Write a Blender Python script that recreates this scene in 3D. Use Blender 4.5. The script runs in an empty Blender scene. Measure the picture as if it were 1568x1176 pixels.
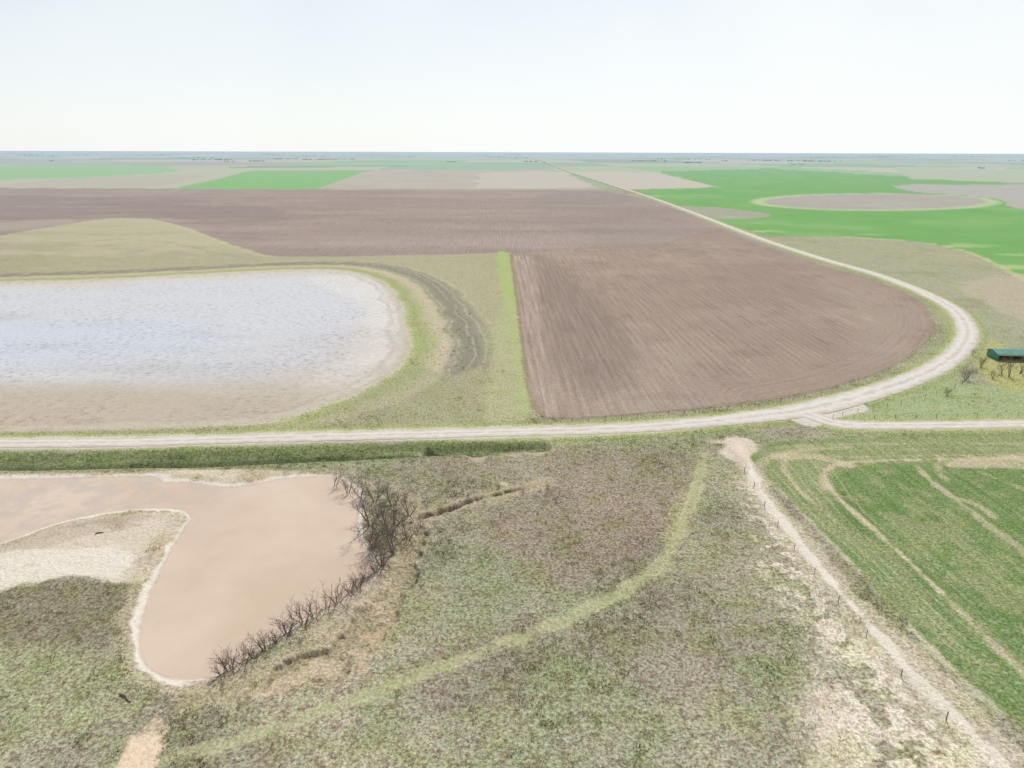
import bpy, math, random
import numpy as np
from mathutils import Vector, Matrix
random.seed(7); rng=np.random.default_rng(7)
scene=bpy.context.scene
H=60.0; F=1045.0
pitch=math.atan(355.5/F); roll=0.0030
fwd=Vector((0,math.cos(pitch),-math.sin(pitch))); r0=Vector((1,0,0)); u0=Vector((0,math.sin(pitch),math.cos(pitch)))
rt=r0*math.cos(roll)+u0*math.sin(roll); up=u0*math.cos(roll)-r0*math.sin(roll)
cam=bpy.data.cameras.new("camera"); co=bpy.data.objects.new("camera",cam); scene.collection.objects.link(co)
m=Matrix((rt,up,-fwd)).transposed().to_4x4(); m.translation=Vector((0,0,H)); co.matrix_world=m
cam.sensor_width=36; cam.lens=F/1568*36; cam.clip_start=1; cam.clip_end=400000
scene.camera=co
scene.view_settings.view_transform='Standard'; scene.view_settings.look='None'; scene.view_settings.exposure=0

# survey: rectify aerial-photo coordinates to ground-plan metres
def G(u,v,z=0.0):
    d=fwd*F+rt*(u-784)+up*(588-v)
    t=(H-z)/(-d.z)
    return (d.x*t,d.y*t)
def GP(l): return [G(*p[:2]) for p in l]
def lin(c):
    c=np.array(c,dtype=np.float64)/255
    return np.where(c<0.04045,c/12.92,((c+0.055)/1.055)**2.4)

def catmull(P,closed,n=4):
    P=np.array(P,float); N=len(P); out=[]
    rngi=range(N) if closed else range(N-1)
    for i in rngi:
        if closed: a,b,c,d=P[(i-1)%N],P[i],P[(i+1)%N],P[(i+2)%N]
        else: a,b,c,d=P[max(i-1,0)],P[i],P[i+1],P[min(i+2,N-1)]
        for k in range(n):
            t=k/n
            out.append(0.5*((2*b)+(-a+c)*t+(2*a-5*b+4*c-d)*t*t+(-a+3*b-3*c+d)*t**3))
    if not closed: out.append(P[-1])
    return np.array(out)

# ------------------------------------------------ grid
th=np.concatenate([[89.9],np.linspace(85,52,50,endpoint=False),np.linspace(52,0.3,780,endpoint=False),np.geomspace(0.3,0.03,30)])
if len(th)%2==0: th=np.concatenate([th,[0.02]])
R=H/np.tan(np.radians(th))
az=np.concatenate([np.linspace(-180,-75,20,endpoint=False),np.linspace(-75,-39,90,endpoint=False),np.linspace(-39,39,1000),np.linspace(39,75,91)[1:],np.linspace(75,180,22)[1:]])
if len(az)%2==0: az=np.insert(az,1,-179.0)
NR,NC=len(R),len(az)
A=np.radians(az)
X=(R[:,None]*np.sin(A)[None]).astype(np.float32); Y=(R[:,None]*np.cos(A)[None]).astype(np.float32)
RR=np.repeat(R[:,None],NC,1).astype(np.float32)
cx=X[::2,::2].ravel(); cy=Y[::2,::2].ravel()
def ups(a):
    a=a.reshape((NR+1)//2,(NC+1)//2)
    b=np.empty((NR,a.shape[1]),np.float32); b[::2]=a; b[1::2]=(a[1:]+a[:-1])/2
    c=np.empty((NR,NC),np.float32); c[:,::2]=b; c[:,1::2]=(b[:,1:]+b[:,:-1])/2
    return c
def segdist(P,closed):
    n=len(P); best=np.full(cx.shape,1e12,np.float32); ins=np.zeros(cx.shape,bool)
    for i in range(n if closed else n-1):
        ax,ay=P[i]; bx,by=P[(i+1)%n]; ex,ey=bx-ax,by-ay; L=ex*ex+ey*ey+1e-9
        px=cx-np.float32(ax); py=cy-np.float32(ay)
        t=np.clip((px*ex+py*ey)/L,0,1).astype(np.float32)
        dx=px-t*np.float32(ex); dy=py-t*np.float32(ey)
        best=np.minimum(best,dx*dx+dy*dy)
        if closed and ay!=by:
            c=((ay>cy)!=(by>cy))&(cx<ex*(cy-ay)/(by-ay)+ax)
            ins^=c
    d=np.sqrt(best)
    return np.where(ins,-d,d) if closed else d
def sdf(pts,smooth=True):
    P=GP(pts)
    if smooth: P=catmull(P,True,3)
    return ups(segdist(P,True))
def ldist(pts,smooth=True):
    P=GP(pts)
    if smooth: P=catmull(P,False,3)
    return ups(segdist(P,False))
T=rng.random((256,256)).astype(np.float32)
def vnoise(x,y,s,off=0):
    x=x/s+off*17.3; y=y/s+off*9.1
    xi=np.floor(x); yi=np.floor(y); fx=(x-xi); fy=(y-yi); xi=xi.astype(np.int64)&255; yi=yi.astype(np.int64)&255
    fx=fx*fx*(3-2*fx); fy=fy*fy*(3-2*fy); x1=(xi+1)&255; y1=(yi+1)&255
    return ((T[xi,yi]*(1-fx)+T[x1,yi]*fx)*(1-fy)+(T[xi,y1]*(1-fx)+T[x1,y1]*fx)*fy)
def fbm(s,o=0,off=0,sx=1,sy=1):
    v=0;a=1;t=0
    for k in range(o):
        v=v+a*(vnoise(X*sx,Y*sy,s/2**k,off+k)-0.5); t+=a; a*=0.6
    return (v/t*2).astype(np.float32)   # ~-1..1
N1=fbm(1.3,2,41); N3=fbm(3,3,1); N12=fbm(14,4,2); N50=fbm(55,4,3); N200=fbm(220,3,4)
def ss(a,b,x):
    t=np.clip((x-a)/(b-a),0,1); return t*t*(3-2*t)
def M(d,soft=0.6,amp=0.6,nn=None):
    nn=(N3 if nn is None else nn)
    s=np.maximum(soft,0)+0.0012*RR
    return 1-ss(-s,s,d+nn*amp)

col=np.empty((NR,NC,3),np.float32); col[:]=lin((164,163,139))
grass=np.ones((NR,NC),np.float32); fur=np.zeros_like(grass); mud=np.zeros_like(grass); fu=X.copy()
def paint(m,c,g=None,f=None,w=None):
    c=lin(c).astype(np.float32)
    col[:]=col*(1-m[...,None])+c*m[...,None]
    if g is not None: grass[:]=grass*(1-m)+g*m
    if f is not None: fur[:]=fur*(1-m)+f*m
    if w is not None: mud[:]=mud*(1-m)+w*m
one=np.ones_like(grass)
# general mottling
paint(ss(-0.1,0.4,N50)*0.65,(158,147,134))
paint(ss(0.0,0.5,N12)*0.5,(152,161,122))
paint(ss(0.05,0.6,-N200)*0.35,(182,175,146))
paint(ss(0.1,0.5,-N12+0.4*N3)*0.55,(186,175,152))
N25=fbm(26,4,51)
paint(ss(0.05,0.45,N25+0.3*N3)*0.5,(142,132,118))
paint(ss(0.1,0.5,-N25+0.3*N3)*0.3,(160,172,128))
# ---- far patchwork of sections
cs=[(150,186,134),(186,182,162),(166,174,152),(174,164,154),(138,156,132),(178,184,154),(194,188,172),(148,172,134)]
qx=np.floor(X/780+0.4).astype(np.int64); qy=np.floor(Y/1050).astype(np.int64)
hx=(T[(qx*7+3)&255,(qy*13+5)&255]*len(cs)).astype(int)
fm=ss(1150,1300,Y)
pc=np.array([lin(c) for c in cs],np.float32)[np.clip(hx,0,len(cs)-1)]
col[:]=col*(1-fm[...,None])+pc*fm[...,None]; grass*=1-0.7*fm
paint(fm*ss(-0.1,0.6,N200)*0.4,(172,172,150))
# ---- left far bands
paint(M(sdf([(-300,262),(300,258),(600,255),(500,289),(-300,287)],False),2,0),(184,184,162),0.3)
paint(M(sdf([(-300,255),(250,252),(280,262),(150,272),(-300,282)],False),2,30,N50),(152,186,138),0.2)
paint(M(sdf([(380,262),(575,260),(484,290),(262,289),(330,275)],False),2,0),(134,180,116),0.2)
paint(M(sdf([(120,272),(330,266),(250,286),(-50,288)],False),2,20,N50),(184,176,160),0.3)
d=sdf([(560,262),(640,256),(800,255),(862,262),(922,290),(484,290)],False)
paint(M(d,2,0),(184,174,160),0.2,0.3)
paint(M(d,2,0)*ss(-0.2,0.5,N50)*0.35,(166,156,142))
paint(M(sdf([(735,264),(860,262),(912,288),(728,288)],False),2,16,N50)*0.8,(194,186,172),0.2)
paint(M(sdf([(560,258),(700,250),(860,252),(840,260),(640,260)],False),2,6),(152,178,144),0.2)
paint(M(sdf([(872,262),(1010,264),(1100,287),(962,290)],False),2,0),(194,185,170),0.2,0.3)
# ---- right greens
d=sdf([(1000,263),(1180,258),(1420,272),(1700,290),(1900,470),(1568,428),(1480,384),(1400,370),(1300,364),(1170,360),(1080,334),(1020,312),(968,291),(1105,287)],False)
paint(M(d,1,3,N12),(120,168,100),0.15)
paint(M(d,1,3,N12)*ss(0.0,0.6,N50)*0.45,(148,180,120))
paint(M(d,1,3,N12)*ss(0.1,0.6,-N50)*0.3,(102,158,86))
paint(M(sdf([(1360,255),(1600,262),(1750,286),(1400,274)],False),2,20,N50),(176,182,154),0.15)
pts=[(1340+176*math.cos(t),309+12.5*math.sin(t)) for t in np.linspace(0,2*math.pi,28,endpoint=False)]
de=sdf(pts); paint(M(de-12,5,3)*0.8,(188,198,154),0.1); paint(M(de+4,3,3),(172,166,156),0.3,0.3)
paint(M(de+4,3,3)*ss(0,0.5,N50)*0.4,(186,182,168))
paint(M(sdf([(1025,316),(1090,317),(1140,322),(1180,328),(1160,334),(1070,334)]),1,2),(164,165,146),0.4)
paint(M(sdf([(1370,283),(1480,283),(1700,284),(1800,330),(1560,320),(1535,306),(1460,298),(1395,293)]),1,3),(178,173,165),0.3)
paint(M(d,1,3,N12)*ss(0.42,0.6,fbm(18,2,9,0.35,1))*0.6*ss(-60,-5,d),(188,198,142))
# ---- pasture right of road
d=sdf([(1150,363),(1300,362),(1400,369),(1480,384),(1568,428),(1850,520),(1850,660),(1568,645),(1260,640),(1340,610),(1440,575),(1500,520),(1470,470),(1330,415),(1220,385)],False)
mp=M(d,1,2,N12)
paint(mp,(170,171,145),0.8)
paint(mp*ss(0,0.5,N50)*0.8,(178,174,146))
paint(mp*ss(0,0.6,N12)*0.5,(148,151,124))
paint(M(sdf([(1470,440),(1568,420),(1700,470),(1650,500),(1540,478)]),2,9,N12)*0.6,(194,179,160),0.5)
paint(M(sdf([(1490,560),(1520,520),(1568,555),(1700,570),(1700,600),(1560,605)]),1,4,N12)*0.8,(184,184,118),0.8)
paint(M(sdf([(1270,640),(1350,612),(1450,582),(1568,600),(1800,610),(1800,645),(1400,643)]),1,2,N12)*0.75,(164,181,130),0.7)
paint(M(ldist([(1300,636),(1400,628),(1490,620),(1568,622)])-0.6,0.3,0.5)*0.5,(186,178,140))
paint(M(ldist([(1170,360),(1300,364),(1400,370),(1480,385),(1568,428),(1700,500)])-2,0.5,1.5)*0.8,(192,194,144))
# ---- west pasture / hill
d=sdf([(-400,372),(0,362),(100,345),(170,334),(235,337),(290,352),(350,375),(405,391),(450,393),(600,392),(783,387),(835,640),(700,655),(-600,700),(-600,420)],False)
dpl=d
mw=M(d,1,3,N12)
B1=sdf([(-900,286),(0,288),(500,290),(925,291),(1000,307),(1060,329),(1110,348),(1190,382),(1300,418),(1400,470),(783,400),(600,395),(400,392),(0,390),(-900,400)],False)
mB1=M(B1,1,0)
NS=fbm(40,4,12,0.3,1.0)   # east-west streaks
paint(mB1,(160,144,134),0.1,0.5)
dd=M(sdf([(-500,300),(0,298),(240,303),(420,320),(380,372),(300,345),(240,330),(160,328),(60,338),(-500,352)]),12,28,N50)
paint(mB1*dd*0.45,(138,125,120))
paint(mB1*M(sdf([(-500,340),(0,338),(110,336),(60,350),(-500,372)]),2,4,N12)*0.6,(176,163,150))
paint(mB1*ss(0.0,0.6,N50)*0.3,(170,157,146))
paint(mB1*ss(0.0,0.5,NS)*0.4,(142,129,122))
paint(mB1*ss(0.0,0.5,-NS)*0.35,(178,166,154))
paint(mB1*M(sdf([(820,300),(930,293),(1060,340),(1180,385),(980,385),(860,350)]),14,25,N50)*0.35,(144,133,125))
paint(mw,(177,173,146),0.75,0)
paint(mw*ss(0,0.5,N50)*0.5,(162,158,132))
hill_=sdf([(-300,362),(0,355),(160,332),(240,335),(330,366),(400,392),(200,396),(0,392),(-300,400)])
paint(mw*M(hill_,2,6,N12)*0.8,(188,181,156),0.45)
paint(mw*M(hill_,2,6,N12)*ss(0,0.5,NS+0.4*N12)*0.55,(164,156,134))
paint(mw*M(hill_,2,6,N12)*ss(0.1,0.5,-N25)*0.5,(172,176,138))
paint(mw*M(np.abs(ldist([(0,402),(120,375),(230,372),(330,388),(400,400)]))-2,1,5,N12)*0.3,(144,140,120))
paint(mw*M(ldist([(0,364),(100,347),(170,336),(235,339),(290,354),(350,377),(410,393)])-2.5,1,2)*0.4,(190,194,152))
# ---- lake with shore rings
LK=sdf([(-500,445),(-150,438),(0,432),(150,428),(300,420),(450,413),(530,415),(578,430),(603,455),(616,490),(621,530),(603,563),(562,590),(505,614),(452,633),(400,645),(300,652),(150,657),(0,660),(-200,664),(-600,670)])
rd=LK+N12*2.6
def ring(a,b,k,soft=1.4):
    return ss(a-soft,a+soft,rd)*(1-ss(b-soft,b+soft,rd))*k
south=M(sdf([(-700,664),(0,662),(350,655),(560,640),(650,600),(745,560),(790,640),(700,670),(-700,700)]),2,2,N12)
inw=mw*(1-0.8*south)
for a,b,c,k in ((0,3,(206,199,178),0.85),(2.5,10,(176,181,134),0.75),(4.5,6.5,(152,155,120),0.5),(10,15,(198,187,162),0.85),(15.5,29,(150,147,132),0.75),(19,24,(134,132,121),0.5),(29,34,(176,173,144),0.5)):
    paint(ring(a,b,k)*inw,c,0.7)
paint(inw*ss(1,4,rd)*(1-ss(4,7,rd))*0.6,(168,180,114))
for o_ in (9.5,12.5,17,22,26,31):
    paint(inw*M(np.abs(rd-o_)-0.3,0.2,0.5)*0.45,(208,199,172))
sb=mw*south
paint(sb*0.8,(172,167,136),0.8)
paint(sb*ss(0,1.5,LK)*(1-ss(2.5,4.5,LK))*0.6,(146,138,106))
paint(M(sdf([(560,600),(640,560),(700,590),(740,640),(600,655),(480,655)]),2,3,N12)*0.55,(162,164,130))
mL=M(LK,0.8,1.4,N3+0.5*N12)
paint(mL,(202,193,179),0,0,0.6)
LW=sdf([(-500,455),(0,440),(150,436),(300,428),(440,422),(520,424),(560,440),(575,470),(560,510),(520,545),(430,570),(300,590),(150,592),(0,588),(-500,585)])
fb=ss(14,-14,LW+N12*9)
paint(mL*fb*0.85,(200,201,204),0,0,0.75)
paint(mL*M(sdf([(-500,500),(0,490),(200,485),(330,510),(250,548),(0,560),(-500,570)]),14,14,N50)*0.6,(192,198,208))
paint(mL*M(sdf([(470,425),(560,425),(600,470),(610,520),(560,560),(470,590),(540,530),(560,470)]),3,5,N12)*0.65,(214,209,200),0,0,0.6)
low=sdf([(-500,600),(0,598),(200,594),(380,600),(480,608),(400,645),(300,650),(0,662),(-500,675)])
paint(mL*ss(16,-8,low+N12*6)*0.85,(184,170,152),0.3,0,0.6)
paint(mL*ss(0.0,0.6,fbm(30,4,15,0.4,1))*0.35,(176,167,160))
paint(mL*ss(2.5,0,-LK+N3)*0.6,(192,183,160),0.4,0,0.3)
paint(mL*M(np.abs(LK+5+N12*4)-0.8,0.6,1.4)*0.4,(172,159,140))
paint(mL*M(np.abs(LK+9+N12*6)-2.2,1.2,2.0,N3+N12)*ss(-60,-10,X)*0.5,(222,218,210))
# ---- green strip by field
paint(M(sdf([(735,388),(783,387),(833,638),(740,650),(745,560),(740,470)],False),1,2,N12)*0.5,(176,174,140),0.8)
gs=sdf([(762,389),(777,389),(790,450),(800,520),(815,620),(798,628),(788,560),(776,500),(766,440)])
paint(M(gs,0.8,2.2,N3+N12)*0.8,(170,190,118),0.5)
paint(M(sdf([(765,470),(795,462),(812,580),(818,640),(745,650),(752,560)]),1,3,N12)*0.6,(182,183,142),0.6)
# ---- B2
B2=sdf([(782,388),(860,382),(1000,376),(1100,352),(1180,385),(1290,416),(1370,440),(1412,465),(1428,495),(1420,520),(1390,547),(1340,572),(1270,594),(1180,611),(1080,624),(950,636),(880,641),(835,640),(817,625),(806,580),(797,500)],False)
mB2=M(B2,0.4,0.4)
paint(mB2,(160,142,127),0.12,0.6)
paint(mB2*ss(-0.1,0.5,N50)*0.45,(172,156,140))
paint(mB2*ss(0.1,0.7,N12+N50*0.4)*0.4,(134,117,106))
paint(mB2*ss(0.0,0.6,-N200+N50*0.5)*0.35,(144,129,119))
paint(mB2*ss(0.1,0.5,-N25)*0.3,(178,162,146))
paint(mB2*M(sdf([(815,395),(850,400),(960,500),(970,560),(920,600),(850,560),(830,480)]),6,10,N12)*0.5,(136,119,109))
paint(mB2*M(sdf([(1100,400),(1250,420),(1300,500),(1200,560),(1080,520)]),10,25,N50)*0.3,(146,128,115))
paint(mB2*M(sdf([(1250,430),(1400,470),(1420,500),(1380,545),(1290,580),(1320,500)]),6,5,N12)*0.3,(172,157,142),None,0.45)
paint(mB2*M(sdf([(784,392),(815,392),(850,640),(822,640)],False),2,1)*0.4,(182,165,150),None,1.3)
paint(M(np.abs(B2)-0.7,0.3,0.8)*0.5,(140,128,104),0.8)
rx=catmull(GP([(1160,372),(1290,416),(1370,440),(1412,465),(1428,495),(1420,520),(1390,547),(1340,572),(1270,594),(1180,611)]),False,3)
dR=ups(segdist(rx,False))
a1=np.array(G(820,635)); b1=np.array(G(780,388)); t1=(b1-a1)/np.linalg.norm(b1-a1)
uX=(X-a1[0])*t1[1]-(Y-a1[1])*t1[0]
fu=np.where((B2<30)&(dR<13),dR,uX).astype(np.float32)
fur*=np.where(B2<0,1-0.45*(1-ss(13,17,np.abs(dR-4))),1)
# ================= south of road
paint(M(sdf([(845,700),(950,690),(1050,690),(1062,760),(1028,838),(965,880),(880,905),(790,860),(740,800),(835,752)]),3,6,N12+N25)*0.55,(154,137,125),1.15)
paint(M(sdf([(640,700),(840,695),(830,735),(650,770)]),1,3,N12)*0.4,(164,157,136))
paint(M(sdf([(680,1000),(800,960),(900,1000),(760,1080),(640,1060)]),2,5,N12)*0.45,(138,128,116))
paint(M(sdf([(950,900),(1150,880),(1180,1000),(1000,1060),(850,1000)]),3,7,N12)*0.45,(152,140,129))
paint(M(sdf([(640,830),(760,850),(820,900),(740,960),(620,960)]),2,5,N12)*0.35,(136,148,112))
paint(M(sdf([(1080,700),(1130,760),(1200,900),(1150,960),(1040,860),(1050,780)]),2,5,N12)*0.4,(166,167,138))
dp=ldist([(1078,695),(1066,750),(1046,800),(1024,845),(985,885),(900,935),(800,975),(700,1012),(560,1062),(450,1105),(300,1150),(150,1185)])
paint(M(dp-1.1,0.5,1.2)*0.8,(180,181,140),0.4)
paint(M(sdf([(1035,760),(1062,750),(1050,815),(1025,850),(1010,830)]),0.8,1)*0.5,(184,180,138))
paint(M(np.abs(dp-0.8)-0.15,0.15,0.2)*0.45,(198,190,160))
dp2=ldist([(640,960),(720,1000),(830,960),(940,880),(1030,780)])
paint(M(dp2-0.3,0.2,0.6)*0.0,(190,184,150))
dp3=ldist([(850,1176),(960,1120),(1100,1105),(1240,1090)])
paint(M(dp3-0.15,0.12,0.4)*0.4,(190,184,156),0.5)
PW=[(-400,738),(-150,735),(0,733),(120,730),(230,728),(250,738),(290,737),(345,745),(400,738),(440,731),(505,729),(535,742),(550,765),(545,800),(556,835),(572,866),(560,892),(520,918),(468,945),(420,972),(372,1003),(330,1028),(290,1036),(250,1032),(225,1015),(215,985),(222,935),(240,885),(262,842),(283,805),(292,790),(275,778),(220,776),(150,784),(80,800),(20,822),(-60,850),(-150,880),(-400,980)]
PD=sdf(PW)
paint(M(sdf([(600,740),(655,780),(640,830),(610,880),(570,960),(480,1020),(380,1075),(270,1100),(280,1050),(420,1000),(560,900),(590,860)]),1,2.0,N3+N12)*0.75,(186,173,148),0.7)
bank=sdf([(600,850),(640,810),(655,830),(620,900),(600,950),(560,1010),(470,1040),(400,1062),(420,1030),(500,990),(540,950)])
paint(M(bank,0.6,2.2,N3+N12)*0.6,(160,148,124),1)
paint(M(bank,0.8,1.5,N12)*ss(0.05,0.35,N3+0.6*N12+0.4*N1)*0.7,(202,184,158),0.5)
for L,w,c,k in (([(610,885),(592,915),(598,950),(562,990),(552,1022)],0.0,(200,176,148),0.8),([(500,1010),(430,1045),(350,1082),(280,1105),(240,1130)],0.5,(210,193,166),0.6),([(240,1100),(215,1150),(190,1180)],0.4,(214,194,168),0.7)):
    paint(M(ldist(L)-w,0.3,2.0,N3+N12+0.5*N1)*k,c,0.5)
paint(M(sdf([(200,1128),(248,1120),(262,1150),(235,1180),(175,1190),(185,1150)]),0.3,1.6,N3+N12*0.6),(228,206,178),0.2)
paint(M(sdf([(90,1090),(130,1085),(140,1110),(100,1118)]),0.3,1.2)*0.5,(172,186,130))
paint(M(sdf([(-400,900),(0,895),(120,890),(215,893),(212,960),(205,1000),(100,985),(-100,1010),(-400,1100)]),0.8,3,N12+N3)*0.65,(138,131,108),1)
paint(M(sdf([(-300,1000),(60,985),(190,1010),(220,1045),(180,1100),(-300,1180)]),0.8,3,N12)*0.6,(166,168,134),1)
pen=sdf([(-400,900),(-100,868),(20,832),(80,808),(150,790),(240,784),(286,784),(283,800),(262,836),(240,870),(220,890),(170,893),(110,880),(60,893),(0,902),(-100,960),(-400,1060)])
paint(M(pen,0.5,1.2,N3+N12)*0.95,(216,203,184),0.3)
paint(M(pen+1.0,0.6,1)*ss(-0.1,0.3,N12+N3*0.7)*0.65,(180,165,142),0.7)
paint(M(sdf([(-50,812),(60,795),(160,782),(240,790),(160,810),(60,840),(0,850)]),0.5,1.2,N12)*0.5,(184,165,146),0.3)
paint(M(sdf([(-60,860),(80,842),(200,845),(180,880),(60,890),(-60,900)]),0.5,1.8,N12+N3)*0.6,(232,225,212),0.2)
sh=M(sdf([(-500,716),(0,718),(200,716),(420,720),(530,728),(500,745),(330,752),(-500,755)],False),0.4,0.6)
paint(sh*0.9,(220,206,185),0.25)
paint(sh*ss(0.0,0.4,N12+N3*0.8)*0.6,(178,164,138),0.7)
paint(M(PD-3.2,0.5,1.5,N3+N12)*0.5,(198,185,160),0.6)
paint(M(np.abs(PD)-1.2,0.3,1.1,N3+0.6*N12)*0.95,(229,220,205),0.1,0,0.0)
paint(M(np.abs(PD)-0.35,0.15,0.3)*0.45,(182,162,140),0.05)
paint(M(PD,0.2,0),(190,168,145),0)
east_sh=M(sdf([(555,790),(600,850),(580,890),(520,930),(340,1040),(300,1030),(540,890)]),1,1)
paint(east_sh*M(np.abs(PD-2.0)-1.5,0.4,0.8)*0.6,(176,162,136),0.8)
# ---- ditch by the road
dD=ldist([(-600,710),(-200,706),(0,705),(200,703),(350,699),(480,693),(640,688),(830,684)])
wD=4.6-2.6*ss(-40,5,X)
paint(M(dD-wD-1.4,0.5,0.8)*0.8,(142,150,110),1)
paint(M(dD-wD+0.6,0.4,0.9,N3+0.5*N12)*0.85,(84,96,70),1)
cut=ldist([(655,684),(680,690),(700,689),(722,696),(740,695),(765,694),(790,690),(826,686)])+N3*1.0+N12*0.6
paint(M(cut-0.6,0.2,0.3)*0.7,(100,91,76),0.7)
paint(M(np.abs(cut-1.9)-0.4,0.3,1.2,N12+N3)*0.6,(200,187,160),0.4)
paint(M(ldist([(690,757),(725,750),(770,740)])-0.3,0.2,2.0,N3+N12+0.5*N1)*0.75,(220,208,188),0.4)
gul=ldist([(628,800),(652,790),(690,779),(718,768),(745,761),(790,750),(836,741)])
gw=np.clip(0.55+1.5*N12+0.9*N3+0.5*N1,-0.6,1.7)
gn=gul-gw
paint(M(gn-1.6,0.5,2.0,N3+N12)*0.6,(190,176,150),0.6)
paint(M(gn-0.2,0.2,0.2)*0.4,(150,132,108),0.8)
# sand strip & bare mottle by wheat field
st=ldist([(1128,678),(1142,705),(1172,765),(1215,820),(1262,878),(1330,955),(1400,1035),(1465,1100),(1540,1180),(1640,1280)])
paint(M(st-1.8-ss(120,60,Y)*1.8,0.4,1.2,N3+N12+0.5*N1)*0.65,(210,198,175),0.6)
paint(M(st-0.7,0.3,0.8,N3+N12)*0.9,(233,223,209),0.1)
mo=M(sdf([(1150,740),(1180,800),(1260,900),(1350,1000),(1500,1130),(1600,1240),(1270,1240),(1235,1100),(1268,1030),(1235,950),(1170,850)]),4,5,N12)
paint(mo*0.35,(192,185,162))
paint(mo*ss(-0.05,0.15,N1*0.9+N3*0.7+N12*0.6+0.2*ss(100,65,Y))*0.85,(228,217,199),0.75)
paint(M(sdf([(1245,1060),(1290,1080),(1310,1150),(1290,1190),(1245,1176)]),0.4,2.2,N3+N12+N1)*0.6,(222,208,187),0.5)
paint(M(sdf([(1095,670),(1145,668),(1170,690),(1150,705),(1120,700)]),0.3,1.8,N3+N12)*0.85,(224,208,192),0.3)
paint(M(ldist([(1055,663),(1085,672),(1120,690),(1140,715)])-0.7,0.3,1.5,N3+N12)*0.6,(198,182,160),0.4)
# ---- wheat field
WF=sdf([(1150,700),(1172,680),(1230,674),(1400,667),(1568,664),(2000,664),(2300,1300),(1700,1240),(1568,1122),(1480,1052),(1400,972),(1300,862),(1230,790),(1180,735)],False)
mW=M(WF,0.4,0.8,N3+0.5*N1)
paint(mW,(122,144,92),0.6,0.5)
paint(mW*ss(-0.1,0.6,N50)*0.4,(140,154,108))
paint(mW*ss(0.1,0.6,N12)*0.4,(100,127,74))
paint(mW*ss(0.0,0.45,N3+fbm(9,3,20,1.6,0.3))*0.4,(172,166,130))
paint(mW*M(sdf([(1160,690),(1300,672),(1700,668),(1700,712),(1320,712),(1270,730),(1290,775),(1250,780)],False),1,2,N12)*0.5,(164,165,124),0.6)
def tr(L,w,k,c=(210,193,168),s=0.3,a=0.8): paint(mW*M(ldist(L)-w,s,a,N3+N12*0.8)*k*(0.7+0.3*ss(-0.3,0.3,N12)),c,0.4,0.3)
tr([(1700,700),(1500,702),(1400,704),(1310,707),(1272,715),(1262,732),(1290,768),(1340,812),(1400,868),(1480,945),(1568,1030),(1700,1150)],0.6,0.9)
tr([(1700,694),(1400,698),(1290,700),(1225,694),(1200,702),(1215,740),(1280,800)],0.45,0.65)
tr([(1190,700),(1250,700),(1300,712)],1.2,0.75)
tr([(1163,690),(1200,684),(1300,680),(1700,678)],0.25,0.5)
tr([(1700,686),(1450,688),(1320,690)],0.25,0.4)
tr([(1568,703),(1500,705),(1455,712),(1520,712),(1700,720)],1.5,0.7)
tr([(1405,715),(1430,740),(1490,785),(1568,845),(1700,950)],0.8,0.65)
tr([(1455,720),(1500,745),(1568,782),(1700,850)],0.4,0.6)
tr([(1500,722),(1568,750),(1700,800)],0.4,0.5)
tr([(1470,765),(1500,775),(1520,790)],1.2,0.5)
tr([(1440,700),(1436,720),(1450,735)],0.8,0.5)
tr([(1170,735),(1225,790),(1300,868),(1400,975),(1480,1055),(1600,1160)],1.1,0.8,(218,207,186))
tr([(1160,715),(1178,700),(1220,690),(1300,685)],0.7,0.55)
for k,off in enumerate((18,30,44,60,78,98)):
    tr([(1165+off,722-off*0.2),(1225+off,785),(1300+off*1.15,858),(1400+off*1.35,962),(1480+off*1.5,1035),(1650+off*1.6,1180)],0.10,0.6,(216,210,188),0.12,0.15)
tr([(1262,730),(1262,745),(1285,760),(1310,765)],0.8,0.5)
# ---- road
RD=[(-900,700,4.8),(-300,687,4.8),(0,681,4.8),(200,679,4.8),(400,673,4.8),(600,668,5),(750,664,5),(900,660,5.2),(1000,655,5.6),(1100,646,6.2),(1200,634,8),(1262,622,8.5),(1330,604,8),(1400,580,7.5),(1448,555,7.2),(1474,530,7.2),(1481,506,7.2),(1467,481,7.2),(1440,462,7),(1395,441,6.4),(1335,419,5.8),(1265,399,5.4),(1205,380,5),(1160,364.5,5),(1100,341.5,5),(1060,326,5),(1000,304,5),(960,291,6),(925,280,6),(880,266,6),(850,255,6),(820,244,6)]
BR=[(1215,629,5),(1248,640,5.5),(1280,650,5.5),(1320,653,5),(1400,653,4.6),(1568,651,4.6),(1750,650,4.6),(2200,648,4.6)]
def dens(rd_,n): return catmull([list(G(u,v))+[w] for u,v,w in rd_],False,n)
PR=dens(RD,5); PB=dens(BR,5)
dRd=ups(segdist(PR[:,:2],False)); dBr=ups(segdist(PB[:,:2],False))
near=1-ss(500,900,RR)
dm=np.minimum(dRd-0.4,dBr+0.4)
paint(M(dm-7.2,1.0,2.0,N12)*0.35,(164,177,126),0.9,0)
paint(M(dm-5.4,0.5,1.1,N3+N12*0.7)*0.7*near,(174,185,126),0.8,0)
paint(M(np.abs(dm-5.0)-0.4,0.3,0.5)*0.35*near,(142,138,104),0.8,0)
paint(M(dm-3.3,0.3,0.9,N3+N12*0.6)*0.75,(204,196,172),0.4,0)
paint(M(dm-2.5,0.3,0.4),(216,207,193),0.1,0)
paint(M(sdf([(1190,640),(1230,628),(1300,615),(1330,628),(1280,640),(1250,655),(1215,645)]),0.3,0.5),(216,207,194),0.1,0)
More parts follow.
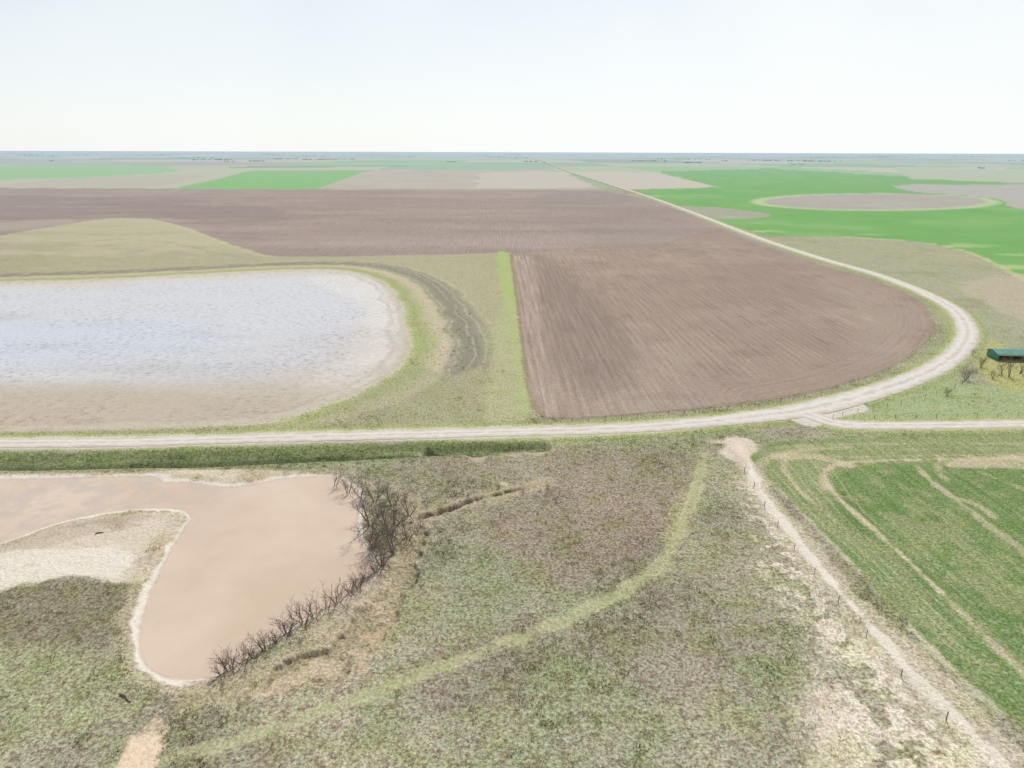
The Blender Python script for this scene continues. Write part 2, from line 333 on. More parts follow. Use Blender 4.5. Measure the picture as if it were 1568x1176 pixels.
# aerial haze painted into the ground colour, stronger with distance
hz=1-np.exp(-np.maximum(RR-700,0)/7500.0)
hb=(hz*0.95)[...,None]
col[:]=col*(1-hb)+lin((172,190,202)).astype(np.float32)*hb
K=1/1.13
col*=K
# ------------------------------------------------ heights
Z=(N12*0.12+N3*0.04)*(1-fur.clip(0,1))*(RR<1500)
Z+=2.2*ss(60,-30,sdf([(40,365),(170,340),(240,343),(320,378),(200,390),(60,388)]))*0.8
dm2=np.minimum(dRd,dBr)
Z*=ss(5,9,dm2)
Z+=0.28*(1-ss(3.6,6.5,dm2))
Z+=-(1.5*(1-ss(wD*0.35,wD+0.8,dD)))
Z+=-(1.7*(1-ss(-0.8,0.15,gn)))*(1-ss(1.2,2.4,gul))
lk=M(bank+N3*1.4+N12,0.4,1.2)
Z+=-0.6*lk
Z+=-(1.1*(1-ss(0.2,1.1,cut)))
pz=-0.30+np.clip((PD+N3*0.35)*0.14,-1.2,0.6)
wgt=1-ss(1.2,5.0,PD)
Z=Z*(1-wgt)+np.minimum(pz,0.1)*wgt
Z+=-0.25*ss(0,6,-LK)
Z+=(N3*0.07+N1*0.05)*grass*(RR<250)*(PD>2)*(dm2>6)
Z=Z.astype(np.float32)
# ------------------------------------------------ node helpers
def mat(name):
    m=bpy.data.materials.new(name); m.use_nodes=True; nt=m.node_tree
    b=nt.nodes['Principled BSDF']; return m,nt,b
class NB:
    def __init__(s,nt): s.nt=nt
    def n(s,t,**k):
        x=s.nt.nodes.new(t)
        for a,v in k.items(): setattr(x,a,v)
        return x
    def l(s,a,b): s.nt.links.new(a,b)
    def noise(s,vec,scale,det=4,rough=0.6,dim='3D'):
        x=s.n('ShaderNodeTexNoise'); x.noise_dimensions=dim; x.inputs['Scale'].default_value=scale; x.inputs['Detail'].default_value=det; x.inputs['Roughness'].default_value=rough
        if vec is not None: s.l(vec,x.inputs['Vector'])
        return x.outputs['Fac']
    def mr(s,v,a,b,c,d):
        x=s.n('ShaderNodeMapRange')
        for i,q in zip((1,2,3,4),(a,b,c,d)): x.inputs[i].default_value=q
        s.l(v,x.inputs[0]); return x.outputs[0]
    def math(s,op,a,b=None):
        x=s.n('ShaderNodeMath',operation=op)
        for i,q in enumerate((a,b)):
            if q is None: continue
            if isinstance(q,(int,float)): x.inputs[i].default_value=q
            else: s.l(q,x.inputs[i])
        return x.outputs[0]
    def mix(s,f,a,b,mode='MIX'):
        x=s.n('ShaderNodeMix',data_type='RGBA',blend_type=mode)
        for i,q in ((0,f),(6,a),(7,b)):
            if isinstance(q,(int,float)): x.inputs[i].default_value=q
            elif isinstance(q,tuple): x.inputs[i].default_value=(*q,1)
            else: s.l(q,x.inputs[i])
        return x.outputs[2]
    def scalecol(s,c,f):
        x=s.n('ShaderNodeVectorMath',operation='SCALE'); s.l(c,x.inputs[0])
        s.l(f,x.inputs[3]); return x.outputs[0]
def ground_mat(name,furrow=False,lake=False,clumps=True):
    m,nt,b=mat(name); q=NB(nt)
    c=q.n('ShaderNodeAttribute',attribute_name='Col').outputs['Color']
    mk=q.n('ShaderNodeAttribute',attribute_name='msk')
    sp=q.n('ShaderNodeSeparateColor'); q.l(mk.outputs['Color'],sp.inputs[0])
    g,f,w=sp.outputs[0],sp.outputs[1],sp.outputs[2]
    P=q.n('ShaderNodeNewGeometry').outputs['Position']
    xyz=q.n('ShaderNodeSeparateXYZ'); q.l(P,xyz.inputs[0])
    nB=q.noise(P,0.8,4,0.78,'2D'); nC=q.noise(P,2.3,3,0.85,'2D')
    if clumps:
        nD=q.noise(P,0.17,4,0.72,'2D')
        dk=q.math('MULTIPLY',q.mr(nB,0.49,0.61,0,1.0),g)
        c=q.mix(dk,c,q.mix(1.0,c,(0.64,0.55,0.56),'MULTIPLY'))
        gn_=q.math('MULTIPLY',q.mr(nD,0.48,0.62,0,0.8),g)
        c=q.mix(gn_,c,q.mix(1.0,c,(0.86,0.93,0.70),'MULTIPLY'))
        lg=q.math('MULTIPLY',q.mr(nC,0.50,0.64,0,1.0),g)
        c=q.mix(lg,c,q.mix(1.0,c,(1.60,1.53,1.40),'MULTIPLY'))
        d2=q.math('MULTIPLY',q.mr(nC,0.46,0.34,0,1.0),g)
        c=q.mix(d2,c,q.mix(1.0,c,(0.42,0.43,0.39),'MULTIPLY'))
    hgt=nB
    if furrow:
        fa=q.n('ShaderNodeAttribute',attribute_name='fu').outputs['Fac']
        cb=q.n('ShaderNodeCombineXYZ'); q.l(q.math('MULTIPLY',fa,0.75),cb.inputs[0]); q.l(q.math('MULTIPLY',xyz.outputs[1],0.03),cb.inputs[1])
        nF=q.noise(cb.outputs[0],1.0,3,0.75,'2D')
        wv=q.math('SINE',q.math('MULTIPLY',fa,2*math.pi/2.4))
        wf=q.math('ADD',q.mr(nF,0.33,0.67,0.80,1.20),q.math('MULTIPLY',wv,0.07))
        wf=q.math('MULTIPLY',wf,q.mr(nC,0.3,0.7,0.60,1.40))
        c=q.scalecol(c,q.math('ADD',1.0,q.math('MULTIPLY',q.math('SUBTRACT',wf,1.0),f)))
        hgt=q.math('ADD',nB,q.math('MULTIPLY',nF,f))
    if lake:
        cm=q.n('ShaderNodeCombineXYZ'); q.l(q.math('MULTIPLY',xyz.outputs[0],0.20),cm.inputs[0]); q.l(q.math('MULTIPLY',xyz.outputs[1],0.25),cm.inputs[1])
        nM=q.noise(cm.outputs[0],2.1,4,0.76,'2D'); nM2=q.noise(cm.outputs[0],0.2,4,0.6,'2D')
        md=q.math('MULTIPLY',q.math('MULTIPLY',q.mr(nM,0.53,0.64,0,1.0),q.mr(nM2,0.38,0.60,0.15,1.0)),w)
        c=q.mix(md,c,q.mix(1.0,c,(0.60,0.58,0.57),'MULTIPLY'))
        ml=q.math('MULTIPLY',q.mr(nM,0.46,0.36,0,0.6),w)
        c=q.mix(ml,c,q.mix(1.0,c,(1.12,1.12,1.10),'MULTIPLY'))
    c=q.scalecol(c,q.mr(nB,0.3,0.7,0.88,1.12))
    q.l(c,b.inputs['Base Color'])
    q.l(q.math('SUBTRACT',1.0,q.math('MULTIPLY',w,0.3)),b.inputs['Roughness'])
    q.l(q.math('ADD',0.04,q.math('MULTIPLY',w,0.1)),b.inputs['Specular IOR Level'])
    if not lake:
        bp=q.n('ShaderNodeBump'); bp.inputs['Distance'].default_value=0.5; bp.inputs['Strength'].default_value=0.6
        q.l(hgt,bp.inputs['Height']); q.l(bp.outputs[0],b.inputs['Normal'])
    return m
GMs={"ground":ground_mat("pasture_soil"),"playa_lake_bed":ground_mat("salt_mud",lake=True,clumps=True),"plowed_field":ground_mat("plowed_soil",furrow=True,clumps=False),"wheat_field":ground_mat("green_wheat",furrow=True)}
def np_mesh(name,V,Fc,mats,attrs={}):
    me=bpy.data.meshes.new(name); n=len(V); k=Fc.shape[1]
    me.vertices.add(n); me.vertices.foreach_set('co',np.ascontiguousarray(V,np.float32).ravel())
    me.loops.add(len(Fc)*k); me.loops.foreach_set('vertex_index',np.ascontiguousarray(Fc,np.int32).ravel())
    me.polygons.add(len(Fc)); me.polygons.foreach_set('loop_start',np.arange(0,len(Fc)*k,k,dtype=np.int32))
    for an,(ty,arr) in attrs.items():
        a=me.attributes.new(an,ty,'POINT')
        a.data.foreach_set('color' if ty=='FLOAT_COLOR' else 'value',np.ascontiguousarray(arr,np.float32).ravel())
    me.update(calc_edges=True)
    for mm in mats: me.materials.append(mm)
    o=bpy.data.objects.new(name,me); scene.collection.objects.link(o)
    return o
V=np.stack([X,Y,Z],-1).reshape(-1,3)
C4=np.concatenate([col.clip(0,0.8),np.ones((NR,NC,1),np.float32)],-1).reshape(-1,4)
K4=np.stack([grass.clip(0,1.2),fur,mud,one],-1).reshape(-1,4)
idx=np.arange(NR*NC).reshape(NR,NC)
Q=np.stack([idx[:-1,:-1],idx[1:,:-1],idx[1:,1:],idx[:-1,1:]],-1).reshape(-1,4)
Q=Q[:,::-1]
def fc(a): return a[:-1,:-1].ravel()
lab=np.zeros(len(Q),int)
lab[fc(LK)<0]=1; lab[(fc(B1)<0)&(fc(dpl)>0)]=2; lab[fc(B2)<0]=2; lab[fc(WF)<0]=3
lab[(fc(dm2)<6)]=0
for i,nm in enumerate(("ground","playa_lake_bed","plowed_field","wheat_field")):
    q=Q[lab==i]; us,inv=np.unique(q,return_inverse=True)
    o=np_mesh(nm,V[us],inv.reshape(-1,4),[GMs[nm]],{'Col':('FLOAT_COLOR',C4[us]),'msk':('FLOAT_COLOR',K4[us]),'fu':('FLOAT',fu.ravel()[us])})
    o.data.polygons.foreach_set('use_smooth',np.ones(len(q),bool))
# ------------------------------------------------ pond water
def poly_mesh(name,P,z,m):
    me=bpy.data.meshes.new(name); me.from_pydata([(x,y,z) for x,y in P],[],[list(range(len(P)))]); me.update()
    me.materials.append(m); o=bpy.data.objects.new(name,me); scene.collection.objects.link(o)
    if me.polygons[0].normal.z<0: me.flip_normals()
    return o
wm,nt,b=mat("muddy_water"); q=NB(nt)
P=q.n('ShaderNodeNewGeometry').outputs['Position']
xyz=q.n('ShaderNodeSeparateXYZ'); q.l(P,xyz.inputs[0])
c=q.mix(q.mr(q.noise(P,0.05,4,0.6,'2D'),0.35,0.65,0,1),tuple(lin((204,181,157))*K),tuple(lin((215,193,170))*K))
sl=q.math('MULTIPLY',q.mr(xyz.outputs[0],-48,-66,0,1),q.mr(q.noise(P,0.22,4,0.65,'2D'),0.42,0.62,0,0.7))
c=q.mix(sl,c,tuple(lin((190,176,162))*K))
q.l(c,b.inputs['Base Color']); b.inputs['Roughness'].default_value=0.10; b.inputs['IOR'].default_value=1.33
bp=q.n('ShaderNodeBump'); bp.inputs['Strength'].default_value=0.2; bp.inputs['Distance'].default_value=0.05
q.l(q.noise(P,1.5,3,0.6,'2D'),bp.inputs['Height']); q.l(bp.outputs[0],b.inputs['Normal'])
PP=catmull(GP(PW),True,4)
tg=np.roll(PP,-1,0)-np.roll(PP,1,0); nrm=np.stack([tg[:,1],-tg[:,0]],-1); nrm/=np.linalg.norm(nrm,axis=1)[:,None]
ar=0.5*np.sum(PP[:,0]*np.roll(PP[:,1],-1)-np.roll(PP[:,0],-1)*PP[:,1])
PP=PP+nrm*(1.0 if ar>0 else -1.0)*0.7
poly_mesh("pond_water",PP,-0.30,wm)
# ------------------------------------------------ roads
rm,nt,b=mat("caliche_gravel"); q=NB(nt)
P=q.n('ShaderNodeNewGeometry').outputs['Position']
ta=q.n('ShaderNodeAttribute',attribute_name='across').outputs['Fac']
tt=q.math('ADD',q.math('ABSOLUTE',ta),q.mr(q.noise(P,0.25,3,0.6,'2D'),0.3,0.7,-0.16,0.16))
cr=q.n('ShaderNodeValToRGB'); q.l(tt,cr.inputs[0]); e=cr.color_ramp.elements
def cc(c): return (*(lin(c)*K*0.9),1)
e[0].position=0.0; e[0].color=cc((208,199,184)); e[1].position=0.3; e[1].color=cc((228,221,212))
for p_,c_ in ((0.55,(222,214,203)),(0.8,(210,201,184)),(1.0,(194,188,158))):
    x=e.new(p_); x.color=cc(c_)
c=q.scalecol(cr.outputs[0],q.mr(q.noise(P,0.8,6,0.8,'2D'),0.3,0.7,0.88,1.1))
q.l(c,b.inputs['Base Color']); b.inputs['Roughness'].default_value=0.95; b.inputs['Specular IOR Level'].default_value=0.1
def road(name,PR,zoff):
    ts=np.array([-1,-0.75,-0.5,-0.25,0,0.25,0.5,0.75,1.0])
    tg=np.gradient(PR[:,:2],axis=0); tg/=np.linalg.norm(tg,axis=1)[:,None]; nr=np.stack([tg[:,1],-tg[:,0]],-1)
    vs=[];fs=[];ac=[]
    for i,(x,y,w) in enumerate(PR):
        for t in ts:
            j=0.35*(T[i%256,int((t+1)*40)]-0.5) if abs(t)==1 else 0
            vs.append((x+nr[i,0]*t*(w/2+j),y+nr[i,1]*t*(w/2+j),0.30+zoff+0.09*(1-t*t)+max(0,(y-400))*0.0004)); ac.append(t)
    n=len(ts)
    for i in range(len(PR)-1):
        for k in range(n-1): fs.append((i*n+k,i*n+k+1,(i+1)*n+k+1,(i+1)*n+k))
    o=np_mesh(name,np.array(vs),np.array(fs),[rm],{'across':('FLOAT',np.array(ac))})
    o.data.polygons.foreach_set('use_smooth',np.ones(len(fs),bool))
    return o
road("gravel_road",dens(RD,24),0.02); road("side_gravel_road",dens(BR,24),0.0)
# ------------------------------------------------ grass tufts (one mass)
dr=np.gradient(R)[:,None]; da=np.gradient(A)[None]
area=RR*dr*da
okm=(RR<330)&(np.abs(np.degrees(A))[None]<48)&(Y>25)&(PD>1.6)&(dm>3.6)&(LK>1)&(B2>0)&(mL<0.1)&(gn>0.9)&(cut>1.6)&(st>1.6)
pat=ss(-0.25,0.45,N12+N3*0.6)
den=np.where(okm,grass.clip(0,1)**2*(0.2+0.8*pat),0)*np.where(WF<0,0.0,1)*np.minimum(1,(110/RR)**1.5)*ss(320,200,RR)
pr=(area*den).ravel(); pr/=pr.sum()
NT=34000
ch=rng.choice(NR*NC,NT,p=pr)
bx=X.ravel()[ch]+rng.normal(0,0.3,NT); by=Y.ravel()[ch]+rng.normal(0,0.3,NT); bz=Z.ravel()[ch]
big=rng.random(NT)**7*pat.ravel()[ch]
sz=0.08+0.13*rng.random(NT)+0.42*big
BN=9
tc=C4[ch,:3].copy()
tint=np.where((rng.random(NT)<0.45)[:,None],np.array([[0.95,0.85,0.80]]),np.array([[0.95,1.05,0.78]]))
tint=np.where((rng.random(NT)<0.3)[:,None],np.array([[1.45,1.36,1.2]]),tint)
tc=tc*tint*(0.8+0.45*rng.random((NT,1)))
ang=rng.random((NT,BN))*2*np.pi; rad=np.sqrt(rng.random((NT,BN)))*sz[:,None]*1.2
ox=np.cos(ang)*rad; oy=np.sin(ang)*rad
lean=0.7*sz[:,None]; tx=ox*1.35+rng.normal(0,0.25,(NT,BN))*lean; ty=oy*1.35+rng.normal(0,0.25,(NT,BN))*lean
hgt=sz[:,None]*(0.4+0.4*rng.random((NT,BN)))
a2=rng.random((NT,BN))*np.pi; w2=sz[:,None]*0.22
base=np.stack([bx,by,bz],-1)[:,None,None,:]
v=np.zeros((NT,BN,3,3))
v[:,:,0,0]=ox-np.cos(a2)*w2; v[:,:,0,1]=oy-np.sin(a2)*w2; v[:,:,1,0]=ox+np.cos(a2)*w2; v[:,:,1,1]=oy+np.sin(a2)*w2
v[:,:,0:2,2]=-0.05; v[:,:,2,0]=tx; v[:,:,2,1]=ty; v[:,:,2,2]=hgt
v=(v+base).reshape(-1,3)
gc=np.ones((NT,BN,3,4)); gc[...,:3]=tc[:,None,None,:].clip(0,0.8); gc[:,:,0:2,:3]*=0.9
gm,nt,b=mat("dry_grass_blades"); q=NB(nt)
at=q.n('ShaderNodeAttribute',attribute_name='Col').outputs['Color']
df=q.n('ShaderNodeBsdfDiffuse'); tl=q.n('ShaderNodeBsdfTranslucent'); mx=q.n('ShaderNodeMixShader'); mx.inputs[0].default_value=0.5
q.l(at,df.inputs[0]); q.l(at,tl.inputs[0]); q.l(df.outputs[0],mx.inputs[1]); q.l(tl.outputs[0],mx.inputs[2])
q.l(mx.outputs[0],nt.nodes['Material Output'].inputs[0])
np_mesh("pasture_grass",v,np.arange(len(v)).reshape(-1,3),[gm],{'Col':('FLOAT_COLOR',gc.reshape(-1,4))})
# ------------------------------------------------ trees
bm_,nt,b=mat("bare_bark"); q=NB(nt)
P=q.n('ShaderNodeNewGeometry').outputs['Position']
q.l(q.mix(q.noise(P,2.0,3),(0.13,0.095,0.078),(0.29,0.23,0.195)),b.inputs['Base Color']); b.inputs['Roughness'].default_value=0.9
def bare_mesh(name,height,stems,seed,spread=0.6,kids=(5,5,4),thin=1.0):
    rd=random.Random(seed); vs=[];fs=[]
    def tube(pts,rs,n):
        b0=len(vs)
        for i,p in enumerate(pts):
            d=(pts[min(i+1,len(pts)-1)]-pts[max(i-1,0)]).normalized()
            a=d.orthogonal().normalized(); c=d.cross(a)
            for k in range(n):
                t=2*math.pi*k/n; vs.append(p+(a*math.cos(t)+c*math.sin(t))*rs[i])
        for i in range(len(pts)-1):
            for k in range(n):
                fs.append((b0+i*n+k,b0+i*n+(k+1)%n,b0+(i+1)*n+(k+1)%n,b0+(i+1)*n+k))
    def grow(p,d,L,r,lev):
        ns=5 if lev<2 else 3; pts=[p]; rs=[r]; q_=p.copy(); dd=d.copy()
        for i in range(ns):
            dd=(dd+Vector((rd.gauss(0,.16),rd.gauss(0,.16),rd.gauss(0.05,.10)))).normalized()
            q_=q_+dd*(L/ns); pts.append(q_.copy()); rs.append(r*(1-0.75*(i+1)/ns))
        tube(pts,rs,6 if lev==0 else (4 if lev==1 else 3))
        if lev<len(kids):
            for k in range(kids[lev]):
                t=0.25+0.75*(k+rd.random())/kids[lev]; i=min(int(t*ns),ns-1); fr=t*ns-i
                bp=pts[i].lerp(pts[i+1],min(fr,1))
                ax=(pts[i+1]-pts[i]).normalized(); sd=Vector((rd.gauss(0,1),rd.gauss(0,1),rd.gauss(0.1,.6))); sd=(sd-ax*sd.dot(ax)).normalized()
                nd=(ax*0.75+sd*rd.uniform(0.5,0.95)+Vector((0,0,0.12))).normalized()
                grow(bp,nd,L*rd.uniform(0.42,0.62),max(r*(1-0.7*t)*0.62,0.02*thin),lev+1)
    for s in range(stems):
        a=2*math.pi*s/stems+rd.random(); tilt=rd.uniform(0.15,spread) if stems>1 else 0.08
        grow(Vector((math.cos(a)*0.15*min(stems-1,1),math.sin(a)*0.15*min(stems-1,1),-0.3)),Vector((math.cos(a)*tilt,math.sin(a)*tilt,1)).normalized(),height*rd.uniform(0.6,0.8),height*0.02*rd.uniform(0.8,1.2),0)
    me=bpy.data.meshes.new(name); me.from_pydata(vs,[],fs); me.update(); me.materials.append(bm_)
    return me
bigs=[bare_mesh("bare_tree_mesh",7.5,3,11,0.8,(6,5,4)),bare_mesh("bare_tree_mesh",7,4,12,0.9,(6,5,4)),bare_mesh("bare_tree_mesh",8,2,13,0.6,(7,5,4)),bare_mesh("bare_tree_mesh",6,5,14,1.0,(5,5,4))]
smalls=[bare_mesh("bare_shrub_mesh",3.2,6,21,0.8,(5,4),1),bare_mesh("bare_shrub_mesh",3.0,7,22,0.9,(5,5),1),bare_mesh("bare_shrub_mesh",3.6,5,23,0.7,(6,4),1)]
def gzat(x,y):
    r=math.hypot(x,y); a=math.atan2(x,y)
    i=int(np.searchsorted(R,r)); j=int(np.searchsorted(A,a)); return float(Z[min(i,NR-1),min(j,NC-1)])
def place(me,name,u,v,s):
    x,y=G(u,v); o=bpy.data.objects.new(name,me); o.location=(x,y,gzat(x,y)); o.rotation_euler=(0,0,random.random()*6.28)
    o.scale=(s*random.uniform(.9,1.2),s*random.uniform(.9,1.2),s); scene.collection.objects.link(o); return o
for u,v,s in ((512,742,.5),(532,752,.6),(552,760,.65),(574,768,.7),(600,776,.75),(626,790,.75),(566,806,.95),(596,818,1.0),(624,822,.7),(572,836,.95),(602,846,.85),(586,866,.9),(604,800,.7),(644,806,.4)):
    place(random.choice(bigs),"bare_tree",u,v,s)
for u,v,s in ((548,896,1),(536,907,.9),(516,921,1.1),(500,930,.8),(482,944,.9),(466,952,1.15),(440,970,1.1),(424,984,.8),(406,994,1.1),(388,1006,.7),(374,1013,1),(352,1025,1.1),(340,1032,.8),(560,885,.7),(575,875,.8),(640,885,.5),(652,775,.6),(645,900,.3),(530,935,.4),(460,985,.4),(684,786,.4),(716,762,.35),(764,748,.3),(800,756,.35),(838,748,.4),(742,770,.3)):
    place(random.choice(smalls),"bare_shrub",u,v,s)
for u,v,s in ((1478,582,.65),(1545,578,.8),(1562,572,.75),(1534,572,.5),(1450,606,.35),(1502,562,.5),(1520,580,.4),(1575,590,.8),(1490,545,.35),(1600,575,.9)):
    place(random.choice(bigs),"bare_tree",u,v,s)
# ------------------------------------------------ boxes helper / shed
def boxes(name,L,m,par=None):
    vs=[];fs=[]
    for (x0,y0,z0,x1,y1,z1) in L:
        b0=len(vs); vs+=[(x0,y0,z0),(x1,y0,z0),(x1,y1,z0),(x0,y1,z0),(x0,y0,z1),(x1,y0,z1),(x1,y1,z1),(x0,y1,z1)]
        fs+=[tuple(b0+k for k in f) for f in ((0,3,2,1),(4,5,6,7),(0,1,5,4),(1,2,6,5),(2,3,7,6),(3,0,4,7))]
    me=bpy.data.meshes.new(name); me.from_pydata(vs,[],fs); me.update(); me.materials.append(m)
    o=bpy.data.objects.new(name,me); scene.collection.objects.link(o)
    if par: o.parent=par
    return o
def pm(name,c1,c2,sc,rough=0.7):
    m_,nt,b=mat(name); q=NB(nt); P=q.n('ShaderNodeNewGeometry').outputs['Position']
    q.l(q.mix(q.mr(q.noise(P,sc,5,0.7),0.35,0.65,0,1),c1,c2),b.inputs['Base Color']); b.inputs['Roughness'].default_value=rough; return m_
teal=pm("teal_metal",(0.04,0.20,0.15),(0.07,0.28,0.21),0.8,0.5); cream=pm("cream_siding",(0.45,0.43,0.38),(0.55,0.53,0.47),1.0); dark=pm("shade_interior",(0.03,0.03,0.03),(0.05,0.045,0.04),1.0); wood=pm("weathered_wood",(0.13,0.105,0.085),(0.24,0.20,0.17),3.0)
sx,sy=G(1527,552)
shed=bpy.data.objects.new("green_metal_shed",None); scene.collection.objects.link(shed); shed.location=(sx,sy,0); shed.rotation_euler=(0,0,math.radians(-4))
Ls,Ds,Hs=26,6,2.0
boxes("back_wall",[(0.2,Ds-0.15,0,Ls-0.2,Ds,Hs)],teal,shed)
boxes("end_walls",[(0.0,0,0,0.15,Ds-0.2,Hs),(Ls-0.15,0,0,Ls,Ds-0.2,Hs)],teal,shed)
boxes("front_fascia",[(0.2,0.0,Hs-0.5,Ls-0.2,0.12,Hs)],cream,shed)
boxes("posts",[(0.2+i*3.6,0.02,0,0.4+i*3.6,0.22,Hs-0.52) for i in range(8)],wood,shed)
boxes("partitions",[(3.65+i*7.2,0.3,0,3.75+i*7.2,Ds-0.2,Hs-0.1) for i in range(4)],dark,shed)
vs=[];fs=[]
ov=0.4; n=53
for i in range(n):
    x=-ov+(Ls+2*ov)*i/(n-1); zz=0.05*(i%2)
    vs+=[(x,-ov,Hs+0.02+zz),(x,Ds/2,Hs+0.9+zz),(x,Ds+ov,Hs+0.02+zz)]
for i in range(n-1):
    for k in range(2): fs.append((i*3+k,(i+1)*3+k,(i+1)*3+k+1,i*3+k+1))
me=bpy.data.meshes.new("roof"); me.from_pydata(vs,[],fs); me.update(); me.materials.append(teal); o=bpy.data.objects.new("roof",me); scene.collection.objects.link(o); o.parent=shed
me=bpy.data.meshes.new("gable_ends"); me.from_pydata([(0.02,0,Hs),(0.02,Ds,Hs),(0.02,Ds/2,Hs+.85),(Ls-.02,0,Hs),(Ls-.02,Ds,Hs),(Ls-.02,Ds/2,Hs+.85)],[],[(0,1,2),(3,4,5)]); me.materials.append(teal); o=bpy.data.objects.new("gable_ends",me); scene.collection.objects.link(o); o.parent=shed
# ------------------------------------------------ fences
def fence(name,pts,sp=4.0,h=1.2,wires=True):
    P_=catmull(GP(pts),False,6); seg=np.linalg.norm(np.diff(P_,axis=0),axis=1); cum=np.concatenate([[0],np.cumsum(seg)])
    L=[]; pos=[]
    for s in np.arange(0,cum[-1],sp):
        x=float(np.interp(s,cum,P_[:,0])); y=float(np.interp(s,cum,P_[:,1])); z=gzat(x,y); w=random.uniform(.03,.05); hh=h*random.uniform(.85,1.1)
        L.append((x-w,y-w,z-0.3,x+w,y+w,z+hh)); pos.append((x,y,z))
    root=boxes(name,L,wood)
    if wires:
        vs=[];fs=[]
        for a,b2 in zip(pos[:-1],pos[1:]):
            for zz in (0.45,0.8,1.0):
                k=len(vs); vs+=[(a[0],a[1],a[2]+zz-.006),(b2[0],b2[1],b2[2]+zz-.006),(b2[0],b2[1],b2[2]+zz+.006),(a[0],a[1],a[2]+zz+.006)]; fs.append((k,k+1,k+2,k+3))
        me=bpy.data.meshes.new("wires"); me.from_pydata(vs,[],fs); me.materials.append(wood); o=bpy.data.objects.new("wires",me); scene.collection.objects.link(o); o.parent=root
fence("wire_fence",[(850,646),(950,642),(1080,631),(1180,618),(1240,608)],4)
fence("wire_fence",[(1275,643),(1400,642),(1568,640),(1700,640)],5)
fence("wire_fence",[(1290,636),(1400,614),(1470,590),(1500,565),(1510,548)],5)
fence("wire_fence",[(1140,722),(1180,790),(1235,865),(1300,945),(1370,1025),(1440,1095),(1520,1180)],7)
def culvert(u,v,rotz,L=7):
    root=bpy.data.objects.new("culvert_pipe",None); scene.collection.objects.link(root); x,y=G(u,v); root.location=(x,y,-0.35); root.rotation_euler=(0,0,rotz)
    n=20; vs=[];fs=[]
    rings=[(-L/2,.45),(L/2,.45),(L/2,.38),(-L/2,.38)]
    for (xx,r) in rings:
        for k in range(n): t=2*math.pi*k/n; vs.append((xx,r*math.cos(t),r*math.sin(t)))
    for a in range(4):
        for k in range(n): fs.append((a*n+k,a*n+(k+1)%n,((a+1)%4)*n+(k+1)%n,((a+1)%4)*n+k))
    me=bpy.data.meshes.new("pipe"); me.from_pydata(vs,[],fs); me.materials.append(pm("galvanised",(0.14,0.14,0.14),(0.25,0.24,0.23),3,0.5)); o=bpy.data.objects.new("pipe",me); scene.collection.objects.link(o); o.parent=root
culvert(1246,652,0.3)
def log(u,v,L,rz):
    x,y=G(u,v); vs=[];fs=[];n=8
    for i in range(7):
        t=i/6; r=0.16*(1-0.5*t)*random.uniform(.9,1.1)
        for k in range(n): a=2*math.pi*k/n; vs.append((L*t,r*math.cos(a)+0.15*math.sin(t*5),r*math.sin(a)+0.12))
    for i in range(6):
        for k in range(n): fs.append((i*n+k,i*n+(k+1)%n,(i+1)*n+(k+1)%n,(i+1)*n+k))
    me=bpy.data.meshes.new("driftwood_log"); me.from_pydata(vs,[],fs); me.materials.append(wood); o=bpy.data.objects.new("driftwood_log",me); o.location=(x,y,gzat(x,y)); o.rotation_euler=(0,0,rz); scene.collection.objects.link(o)
log(184,1064,2.2,-0.5); log(146,818,1.2,0.6)
# ------------------------------------------------ distant trees + farmsteads
fm_,nt,b=mat("distant_foliage"); q=NB(nt); P=q.n('ShaderNodeNewGeometry').outputs['Position']
q.l(q.mix(q.noise(P,0.03,3),(0.22,0.28,0.28),(0.32,0.38,0.38)),b.inputs['Base Color']); b.inputs['Roughness'].default_value=1
vs=[];fs=[]
def clump(x,y,r,h):
    b0=len(vs); n=7
    for lv,(rr,zz) in enumerate(((0.8,0),(1,.35),(0.75,.75),(0.25,1))):
        for k in range(n): t=2*math.pi*k/n; j=random.uniform(.75,1.2); vs.append((x+r*rr*j*math.cos(t),y+r*rr*j*math.sin(t),h*zz*random.uniform(.85,1.1)))
    for l in range(3):
        for k in range(n): fs.append((b0+l*n+k,b0+l*n+(k+1)%n,b0+(l+1)*n+(k+1)%n,b0+(l+1)*n+k))
    fs.append(tuple(b0+3*n+k for k in range(n)))
for g in range(80):
    u=random.uniform(-200,1800); v_=random.choice([random.uniform(236.5,240),random.uniform(239,249)]); x,y=G(u,v_+(u-784)*0.003)
    for k in range(random.randint(3,16)):
        clump(x+k*random.uniform(12,20)*(1 if y<6000 else 2),y+random.gauss(0,12),random.uniform(5,10),random.uniform(3,6))
me=bpy.data.meshes.new("distant_trees"); me.from_pydata(vs,[],fs); me.materials.append(fm_); scene.collection.objects.link(bpy.data.objects.new("distant_trees",me))
wht=pm("white_paint",(0.7,0.7,0.68),(0.8,0.8,0.78),0.5)
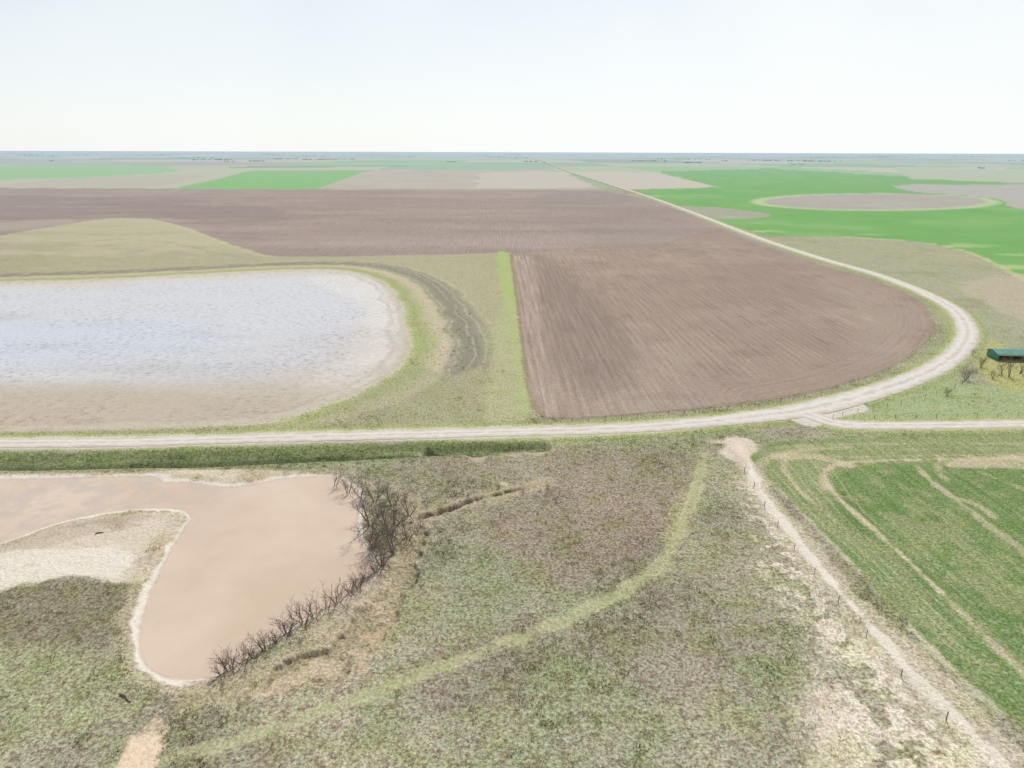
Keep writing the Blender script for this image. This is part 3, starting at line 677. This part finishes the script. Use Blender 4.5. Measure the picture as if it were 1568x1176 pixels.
for u,v_ in ((1212,252),(1225,252),(1500,258),(75,247)):
    x,y=G(u,v_); root=boxes("farm_building",[(x,y,0,x+22,y+12,5)],wht)
    me=bpy.data.meshes.new("roof"); me.from_pydata([(x-1,y-1,5.02),(x+23,y-1,5.02),(x+23,y+13,5.02),(x-1,y+13,5.02),(x-1,y+6,8),(x+23,y+6,8)],[],[(0,1,5,4),(2,3,4,5),(0,4,3),(1,2,5)]); me.materials.append(cream); o=bpy.data.objects.new("roof",me); scene.collection.objects.link(o); o.parent=root
# ------------------------------------------------ light
EL,AZ=math.radians(50),math.radians(12)
w=bpy.data.worlds.new("World"); scene.world=w; w.use_nodes=True; nt=w.node_tree; q=NB(nt); bg=nt.nodes['Background']
sky=q.n('ShaderNodeTexSky'); sky.sky_type='NISHITA'; sky.sun_disc=False; sky.sun_elevation=EL; sky.sun_rotation=AZ; sky.dust_density=1.0; sky.air_density=1.0; sky.altitude=600
tc_=q.n('ShaderNodeTexCoord').outputs['Generated']
sx_=q.n('ShaderNodeSeparateXYZ'); q.l(tc_,sx_.inputs[0])
nz=q.noise(tc_,2.2,5,0.5)
ev=q.mr(sx_.outputs[2],0.0,0.22,0.5,-0.18)
cl=q.math('ADD',q.mr(sx_.outputs[0],-0.65,0.15,-0.12,0.4),q.math('ADD',ev,q.mr(nz,0.3,0.7,-0.1,0.65)))
cl=q.mr(cl,0.0,1.0,0.6,0.99)
hi=q.mr(sx_.outputs[2],0.2,0.7,1.0,0.25)
c=q.mix(q.math('MULTIPLY',cl,hi),sky.outputs[0],(9.2,9.45,9.4))
q.l(c,bg.inputs[0]); bg.inputs[1].default_value=0.105
s=bpy.data.lights.new("sun",'SUN'); s.energy=3.7; s.angle=math.radians(0.6); s.color=(1,0.965,0.91)
so=bpy.data.objects.new("sun",s); scene.collection.objects.link(so)
d=Vector((-math.sin(AZ)*math.cos(EL),-math.cos(AZ)*math.cos(EL),-math.sin(EL))); so.rotation_euler=d.to_track_quat('-Z','Y').to_euler()
